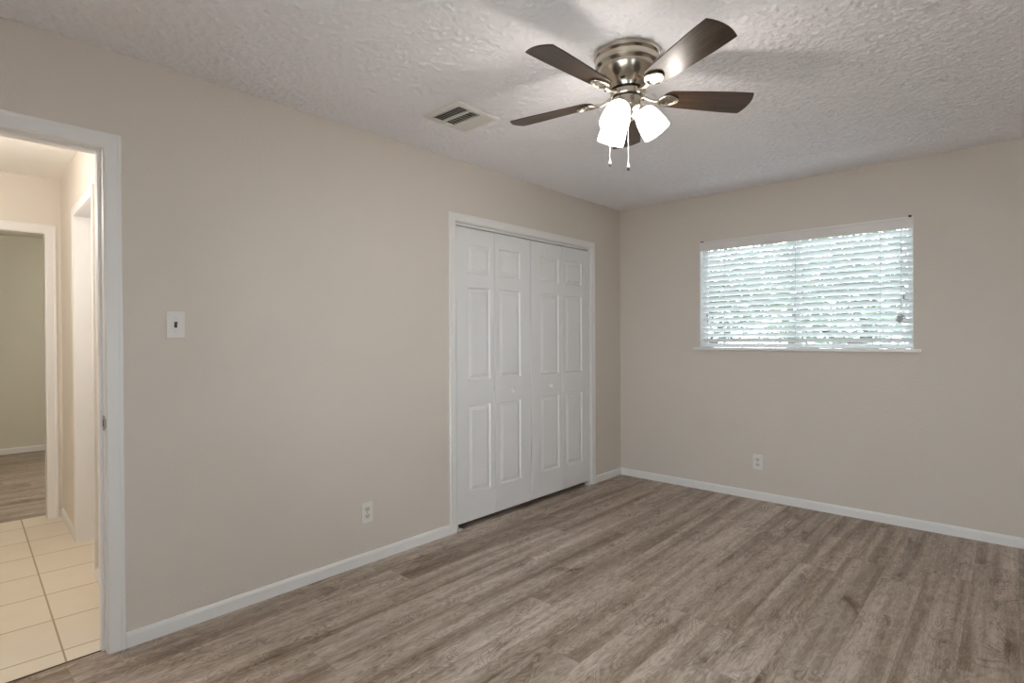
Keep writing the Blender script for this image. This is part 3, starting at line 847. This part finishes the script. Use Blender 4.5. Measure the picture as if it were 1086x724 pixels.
for k in range(5):
    bo_, io_ = (blade0, iron0) if k == 0 else (copy_part(blade0, fan), copy_part(iron0, fan))
    a_ = PH + k*2*PI/5
    slope = TX*math.cos(a_)+TY*math.sin(a_)
    mt = Matrix.Translation((0, 0, fz(ZB))) @ Matrix.Rotation(a_, 4, 'Z') @ Matrix.Rotation(-math.atan(slope), 4, 'Y') @ Matrix.Rotation(BP, 4, 'X')
    mt2 = Matrix.Translation((0, 0, fz(ZB))) @ Matrix.Rotation(a_, 4, 'Z') @ Matrix.Rotation(-math.atan(slope), 4, 'Y') @ Matrix.Rotation(BP, 4, 'X')
    bo_.matrix_local = mt; io_.matrix_local = mt2

# light kit
def axis_mtx(az, r_, z_, tilt):
    # local -Z points along the shade axis, out and down
    return Matrix.Rotation(az, 4, 'Z') @ Matrix.Translation((r_, 0, z_)) @ Matrix.Rotation(-tilt, 4, 'Y')
TILTS = math.radians(33)
NR, NZ = 0.062, fz(2.207)
SP = [(0.018, 0.0), (0.028, -0.002), (0.036, -0.007), (0.0425, -0.016), (0.0475, -0.029), (0.0525, -0.050), (0.0562, -0.075), (0.0578, -0.096), (0.0575, -0.113)]
SPI = [(r_-0.0028, z_) for r_, z_ in reversed(SP)]
LAZ = [math.radians(a_) for a_ in (37, 156, 276)]
for az in LAZ:
    M3 = axis_mtx(az, NR, NZ, TILTS)
    m = MB(); 
    p0 = Matrix.Rotation(az, 4, 'Z') @ Vector((0.034, 0, fz(2.196))); p1 = Matrix.Rotation(az, 4, 'Z') @ Vector((0.050, 0, fz(2.220))); p2 = M3 @ Vector((0, 0, 0.012)); 
    m.tube([p0, p1, p2], 0.0075, 12)
    arm = m.build('light_arm', MAT['nickel'], fan, 40)
    m = MB(); m.lathe([(0.0, 0.018), (0.012, 0.017), (0.020, 0.010), (0.0225, 0.002), (0.0225, -0.008), (0.0, -0.008)], 28, M3); m.build('socket_cup', MAT['nickel'], arm, 35)
    m = MB(); m.lathe(SP + SPI, 40, M3, cap=False); sh = m.build('glass_shade', MAT['shade'], fan, 60); sh['label'] = 'glowing white frosted glass shade'
    m = MB(); m.lathe([(0, -0.010), (0.012, -0.012), (0.014, -0.030), (0.022, -0.052), (0.026, -0.070), (0.022, -0.086), (0.010, -0.095), (0, -0.097)], 24, M3); m.build('bulb', MAT['bulb'], sh, 60)
    ld = bpy.data.lights.new('fan_bulb', 'POINT'); ld.energy = BULB_W; ld.color = WARM; ld.shadow_soft_size = 0.035
    lo = bpy.data.objects.new('fan_bulb', ld); COL.objects.link(lo); lo.parent = fan; lo.location = M3 @ Vector((0, 0, -0.155))
# pull chains
def chain(az, r_, z0, z1):
    x_, y_ = r_*math.cos(az), r_*math.sin(az)
    m = MB(); n = int((z0-z1)/0.006)
    m.tube([(x_, y_, fz(z0)), (x_, y_, fz(z1))], 0.0009, 6)
    for k in range(n): m.sphere((x_, y_, fz(z0-k*0.006)), 0.0019)
    ch = m.build('pull_chain', MAT['plastic'], fan)
    m = MB(); m.lathe([(0.0, 0.0), (0.0022, -0.001), (0.003, -0.008), (0.0055, -0.018), (0.006, -0.022), (0, -0.022)], 16, Matrix.Translation((x_, y_, fz(z1)))); m.build('chain_bell', MAT['plastic'], ch, 40)
    m = MB(); m.lathe([(0.0, -0.021), (0.0052, -0.022), (0.006, -0.028), (0.0042, -0.034), (0, -0.035)], 16, Matrix.Translation((x_, y_, fz(z1)))); m.build('chain_tip', MAT['black'], ch, 40)
chain(math.radians(222), 0.071, 2.20, 2.010)
chain(math.radians(322), 0.014, 2.166, 1.990)

# ------------------------------------------------------------------ outside the window
m = MB(); m.box(-14, 30, -30, 30, -0.9, -0.3)
struct(m.build('ground', MAT['bounce_paving']), 'paving outside the window, made pale to bounce light in', 'paving')  # paving colour set pale to bounce daylight up to the ceiling
def tree(x, y, trunk_h, crown_r, crown_z, mat, label, seed, n=900, squash=1.0):
    rnd = random.Random(seed)
    t = tag(empty('tree', (x, y, -0.3)), label, 'tree', 'trees outside the window')
    m = MB()
    m.tube([(0, 0, 0), (0.05, 0.02, trunk_h*0.5), (-0.03, 0.04, trunk_h)], [0.16, 0.12, 0.08], 10)
    tr = m.build('trunk', MAT['bark'], t, 60)
    m = MB()
    for k in range(7):
        a_ = 2*PI*k/7+rnd.random(); e = rnd.uniform(0.3, 1.1); L_ = crown_r*rnd.uniform(0.6, 0.9)
        p0 = Vector((0, 0, trunk_h*rnd.uniform(0.55, 0.98))); dr = Vector((math.cos(a_)*math.cos(e), math.sin(a_)*math.cos(e), math.sin(e)))
        m.tube([p0, p0+dr*L_*0.5+Vector((0, 0, 0.05)), p0+dr*L_], [0.045, 0.03, 0.012], 6)
    m.build('branches', MAT['bark'], t, 60)
    b = bmesh.new()
    for k in range(n):
        d_ = Vector((rnd.gauss(0, 1), rnd.gauss(0, 1), rnd.gauss(0, 1))).normalized()*crown_r*rnd.random()**0.45
        d_.z *= squash
        c = Vector((0, 0, crown_z))+d_
        s_ = rnd.uniform(0.04, 0.085)
        q = Matrix.Rotation(rnd.uniform(0, 2*PI), 3, 'Z') @ Matrix.Rotation(rnd.uniform(-1.2, 1.2), 3, 'X')
        vs = [b.verts.new(c + q @ Vector(p)) for p in ((-s_, 0, 0), (0, -s_*0.42, 0.02), (s_, 0, 0), (0, s_*0.42, 0.02))]
        b.faces.new(vs)
    o = MB().add(b).build('foliage', mat, t); o['kind'] = 'stuff'
    return t
tree(-2.1, 6.8, 1.6, 1.3, 2.45, MAT['leafA'], 'leafy green tree seen through the left half of the blind', 11, 6500, 0.85)
tree(-2.0, 12.5, 2.0, 2.8, 2.9, MAT['leafB'], 'dark leafy tree seen through the middle of the blind', 12, 5500, 0.9)
tree(0.9, 5.6, 1.5, 1.75, 2.45, MAT['leafA'], 'leafy green tree seen through the right half of the blind', 13, 7500, 0.85)
